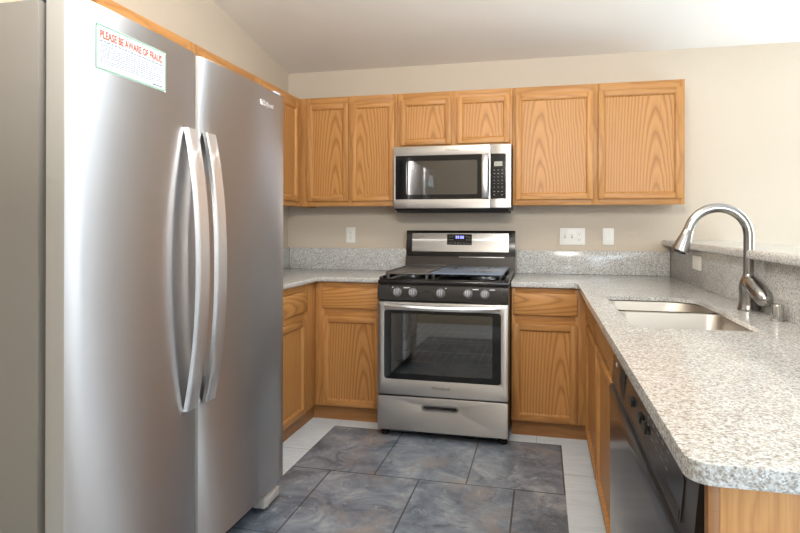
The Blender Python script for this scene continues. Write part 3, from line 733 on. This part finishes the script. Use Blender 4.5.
# loose cast grates and plates lying on the burners
bm_ = MB(); bm_.m(0)
bm_.prism(rrect(-0.352, -0.076, -0.775, -0.12, 0.02, 4), 0.944, 0.955, 0.004, 2)
for a in ((-0.345, -0.331, -0.755, -0.14), (-0.097, -0.083, -0.755, -0.14), (-0.33, -0.098, -0.155, -0.14)): bm_.box(*a, 0.955, 0.963, 0.003)
for x in (-0.335, -0.10):
    for y in (-0.75, -0.15): bm_.box(x-0.008, x+0.008, y-0.008, y+0.008, 0.9165, 0.9445, 0.002)
tag(bm_.build('cooktop_griddle', IRON, None, (-0.21, -0.42, 0.9165)), 'grey cast griddle plate lying over the left burners', 'griddle')
g = thing('cooktop_plate', (0.14, -0.45, 0.9165), 'flat blue-grey plate with dark slots covering the middle and right burners', 'plate')
mb = MB(); mb.box(-0.070, 0.345, -0.80, -0.18, 0.950, 0.960, 0.004); mb.build('top', PLATE, g)
for cx, cy in ((0.215, -0.62), (0.225, -0.33), (0.02, -0.40)):
    mb = MB(); mb.box(cx-0.055, cx+0.055, cy-0.012, cy+0.012, 0.9596, 0.9606); mb.box(cx-0.012, cx+0.012, cy-0.05, cy+0.05, 0.9597, 0.9607)
    mb.build('slot', BLK, g)
for x in (-0.055, 0.33):
    for y in (-0.785, -0.20):
        mb = MB(); mb.box(x-0.008, x+0.008, y-0.008, y+0.008, 0.9165, 0.9505, 0.002); mb.build('leg', BLK, g)

# ------------------------------------------------------------ microwave
t = thing('microwave', (0, -0.2, 1.325), 'stainless over-the-range microwave under the short oak cabinet', 'microwave')
MF = -0.372
mb = MB(); mb.box(-0.384, 0.374, MF, -0.004, 1.334, 1.7505, 0.003); mb.build('body', BLK, t)
mb = MB(); mb.loft([[(x, -0.06, 1.3335), (x, -0.380, 1.3335), (x, -0.36, 1.318), (x, -0.10, 1.318)] for x in (-0.37, 0.362)]); bv = mb.build('bottom_vent', BLKP, t)
XW = lambda u, v, w: (u, MF-0.001-w, v)
mb = MB(); mb.prism(rrect(-0.388, 0.2485, 1.346, 1.749, 0.006, 3), 0, 0.026, 0.004, 2, hole=rrect(-0.374, 0.238, 1.404, 1.690, 0.004, 2), tf=XW); md = mb.build('door', STEEL, t)
mb = MB(); mb.prism(rrect(-0.3735, 0.2375, 1.4045, 1.6895, 0.004, 2), 0, 0.021, 0.0, 1, hole=rrect(-0.300, 0.165, 1.435, 1.655, 0.01, 3), tf=XW); mb.build('window_border', BLKG, md)
mb = MB(); mb.box(-0.2998, 0.1648, MF-0.020, MF-0.017, 1.4352, 1.6548); mb.build('window_glass', MWGLASS, md)
mb = MB(); mb.box(-0.2995, 0.1645, MF-0.008, MF-0.002, 1.4355, 1.6545); mb.build('window_screen', CAVITY, md)
mb = MB(); n = 16; rings = []
for k in range(n+1):
    s = 2*k/n-1; z = 1.548+s*0.137; o = 0.030*(1-abs(s)**3); y = MF-0.0275-o
    rings.append([(0.196, y, z), (0.198, y-0.012, z), (0.205, y-0.016, z), (0.229, y-0.016, z), (0.236, y-0.012, z), (0.238, y, z)])
mb.loft(rings); mb.build('handle', STEEL_H, md)
b, w = lettering('Whirlpool', 0.022, lambda u, v, w: (-0.045+u, MF-0.0275-w, 1.714+v), 0.0005, 0.25)
mb = MB(); mb.merge(b); mb.build('badge', KNOB, md)
mb = MB(); mb.prism(rrect(0.2495, 0.380, 1.346, 1.749, 0.006, 3), 0, 0.026, 0.004, 2, tf=XW); cp = mb.build('control_column', STEEL, t)
mb = MB(); mb.prism(rrect(0.2505, 0.347, 1.404, 1.690, 0.003, 2), 0.0262, 0.0275, 0.0005, 1, tf=XW); kp = mb.build('keypad', BLKG, cp)
mb = MB(); mb.prism(rrect(0.272, 0.325, 1.610, 1.640, 0.002, 1), 0.0277, 0.0283, tf=XW); mb.build('display', LCD, kp); mb = MB(); mb.m(1)
for r_ in range(8):
    for c_ in range(3):
        if r_ == 7 and c_ == 1: continue
        z = 1.585-r_*0.0215-(0.006 if r_ > 5 else 0); x = 0.274+c_*0.0245; h = 0.0022 if r_ < 2 or r_ > 5 else 0.0014
        mb.prism(rrect(x-0.0042, x+0.0042, z-h, z+h, 0.0005, 1), 0.0277, 0.0282, tf=XW)
mb.build('key_print', [LCD, KNOB], kp)
t.location.x -= 0.010


# ------------------------------------------------------------ dishwasher
t = thing('dishwasher', (1.05, -2.6, 0), 'black built-in dishwasher in the peninsula beside the sink cabinet', 'dishwasher')
D0, D1 = -3.125, -2.062; DX = 0.806
mb = MB(); mb.box(DX+0.02, 1.380, D0, -2.14, 0.085, 0.872, 0.002); mb.box(DX+0.02, 1.380, -2.14, D1, 0.085, 0.68, 0.002); mb.build('body', BLK, t)
mb = MB(); mb.box(DX+0.030, DX+0.05, D0, D1, 0.0, 0.084); mb.build('toe_kick', BLKP, t)
mb = MB(); mb.box(DX-0.004, DX+0.0195, -3.184, D0-0.002, 0.0, 0.872, 0.002); mb.box(DX+0.02, 1.38, -3.184, D0-0.002, 0.0, 0.872); mb.build('filler_panel', BRN, t)
mb = MB(); mb.box(DX-0.004, DX+0.0195, D0, D1, 0.846, 0.873, 0.001); mb.build('top_trim', BRN, t)
mb = MB(); n = 12; rings = []   # door skin rolling out at its top edge
prof = [(DX-0.004, 0.10), (DX-0.022, 0.104), (DX-0.024, 0.4), (DX-0.026, 0.66), (DX-0.028, 0.695), (DX-0.024, 0.709), (DX-0.010, 0.712), (DX+0.019, 0.712), (DX+0.019, 0.10)]
mb.loft([[(x, y, z) for x, z in prof] for y in (D0+0.004, D1-0.004)]); dd = mb.build('door', DW, t)
prof = [(DX-0.016, 0.713), (DX-0.020, 0.720), (DX-0.009, 0.842), (DX-0.004, 0.845), (DX+0.019, 0.845), (DX+0.019, 0.713)]
mb = MB(); mb.loft([[(x, y, z) for x, z in prof] for y in (D0+0.004, D1-0.004)]); cn = mb.build('console', BRN, t)
def CN(u, v, w): return (DX-0.020+(v-0.720)*0.09016-w, u, v)
oc = [(-3.045, 0.735), (-3.045, 0.805), (-3.00, 0.832), (-2.27, 0.832), (-2.225, 0.805), (-2.225, 0.755), (-2.245, 0.735)]
mb = MB(); mb.prism(oc, 0.0004, 0.002, 0.0005, 1, tf=CN); mb.build('console_plate', DWC, cn)
mb = MB(); mb.prism([(-2.36, 0.742), (-2.36, 0.815), (-2.25, 0.815), (-2.25, 0.762)], 0.0021, 0.004, tf=CN); mb.build('latch_pocket', BLKP, cn)
for y in (-2.50, -2.63, -2.70):
    mb = MB(); mb.prism(rrect(y-0.022, y+0.022, 0.768, 0.786, 0.003, 2), 0.0021, 0.009, 0.001, 1, tf=CN); mb.build('button', BLKP, cn)
mb = MB(); mb.prism([(-3.035, 0.735), (-3.035, 0.752), (-2.90, 0.752), (-2.90, 0.735)], 0.0021, 0.003, tf=CN); mb.build('vent_slot', BLKP, cn)
mb = MB()
for k in range(5):
    y = -2.72-k*0.05
    for z in (0.775, 0.790, 0.805): mb.prism(rrect(y-random.uniform(0.008, 0.015), y+0.01, z-0.0015, z+0.0015, 0.0004, 1), 0.0021, 0.0026, tf=CN)
mb.build('print', KNOB, cn)
mb = MB(); mb.prism(rrect(-2.165, -2.135, 0.785, 0.797, 0.002, 1), 0.0006, 0.0012, tf=CN); mb.build('badge', MARK, cn)

# ------------------------------------------------------------ outlets and switches
WG = 'white wall plates'
def plate(x0, x1, z0, z1, label, kind, cat):
    t = thing('wall_plate', ((x0+x1)/2, 0, (z0+z1)/2), label, cat, WG)
    P = XZ(-0.0005)
    mb = MB(); mb.prism(rrect(x0, x1, z0, z1, 0.005, 3), 0, 0.006, 0.002, 2, tf=P); mb.build('cover', WHITE, t)
    return t, P
def receptacle(t, P, cx, cz):
    mb = MB(); mb.m(0); mb.prism(rrect(cx-0.017, cx+0.017, cz-0.034, cz+0.034, 0.003, 2), 0.0062, 0.0085, 0.001, 1, tf=P)
    mb.m(1)
    for dz in (-0.018, 0.018):
        for dx in (-0.006, 0.006): mb.prism(rrect(cx+dx-0.0015, cx+dx+0.0015, cz+dz-0.004, cz+dz+0.005, 0.0005, 1), 0.0086, 0.0089, tf=P)
        mb.prism(rrect(cx-0.003, cx+0.003, cz+dz-0.012, cz+dz-0.007, 0.001, 1), 0.0086, 0.0089, tf=P)
    mb.build('receptacle', [WHITE, SLOT_SHADE], t)
t, P = plate(-0.862, -0.790, 1.106, 1.220, 'white single outlet plate on the wall left of the range', 1, 'outlet'); receptacle(t, P, -0.826, 1.163)
t, P = plate(0.677, 0.842, 1.104, 1.219, 'wide white plate with two switches and an outlet, right of the range', 1, 'switch plate')
receptacle(t, P, 0.805, 1.162)
for cx in (0.712, 0.757):
    mb = MB(); mb.m(1); mb.box(cx-0.006, cx+0.006, -0.0075, -0.0066, 1.150, 1.174); mb.m(0); mb.prism(rrect(cx-0.004, cx+0.004, 1.160, 1.171, 0.001, 1), 0.0062, 0.017, 0.001, 1, tf=P)
    mb.build('toggle_switch', [WHITE, SLOT_SHADE], t)
t, P = plate(0.954, 1.027, 1.106, 1.219, 'narrow white rocker switch plate near the bar ledge', 1, 'switch plate')
mb = MB(); mb.prism(rrect(0.9735, 1.0075, 1.129, 1.196, 0.003, 2), 0.0062, 0.009, 0.001, 1, tf=P); mb.build('rocker', WHITE, t)
t = thing('wall_plate', (1.374, -0.7, 1.035), 'white outlet plate low on the granite backsplash behind the faucet', 'outlet', WG)
P = lambda u, v, w: (1.3745-w, u, v)
mb = MB(); mb.prism(rrect(-0.785, -0.615, 0.997, 1.072, 0.005, 3), 0, 0.006, 0.002, 2, tf=P); mb.build('cover', WHITE, t)
mb = MB(); mb.prism(rrect(-0.755, -0.645, 1.018, 1.051, 0.003, 2), 0.0062, 0.0085, 0.001, 1, tf=P); mb.build('receptacle', WHITE, t)
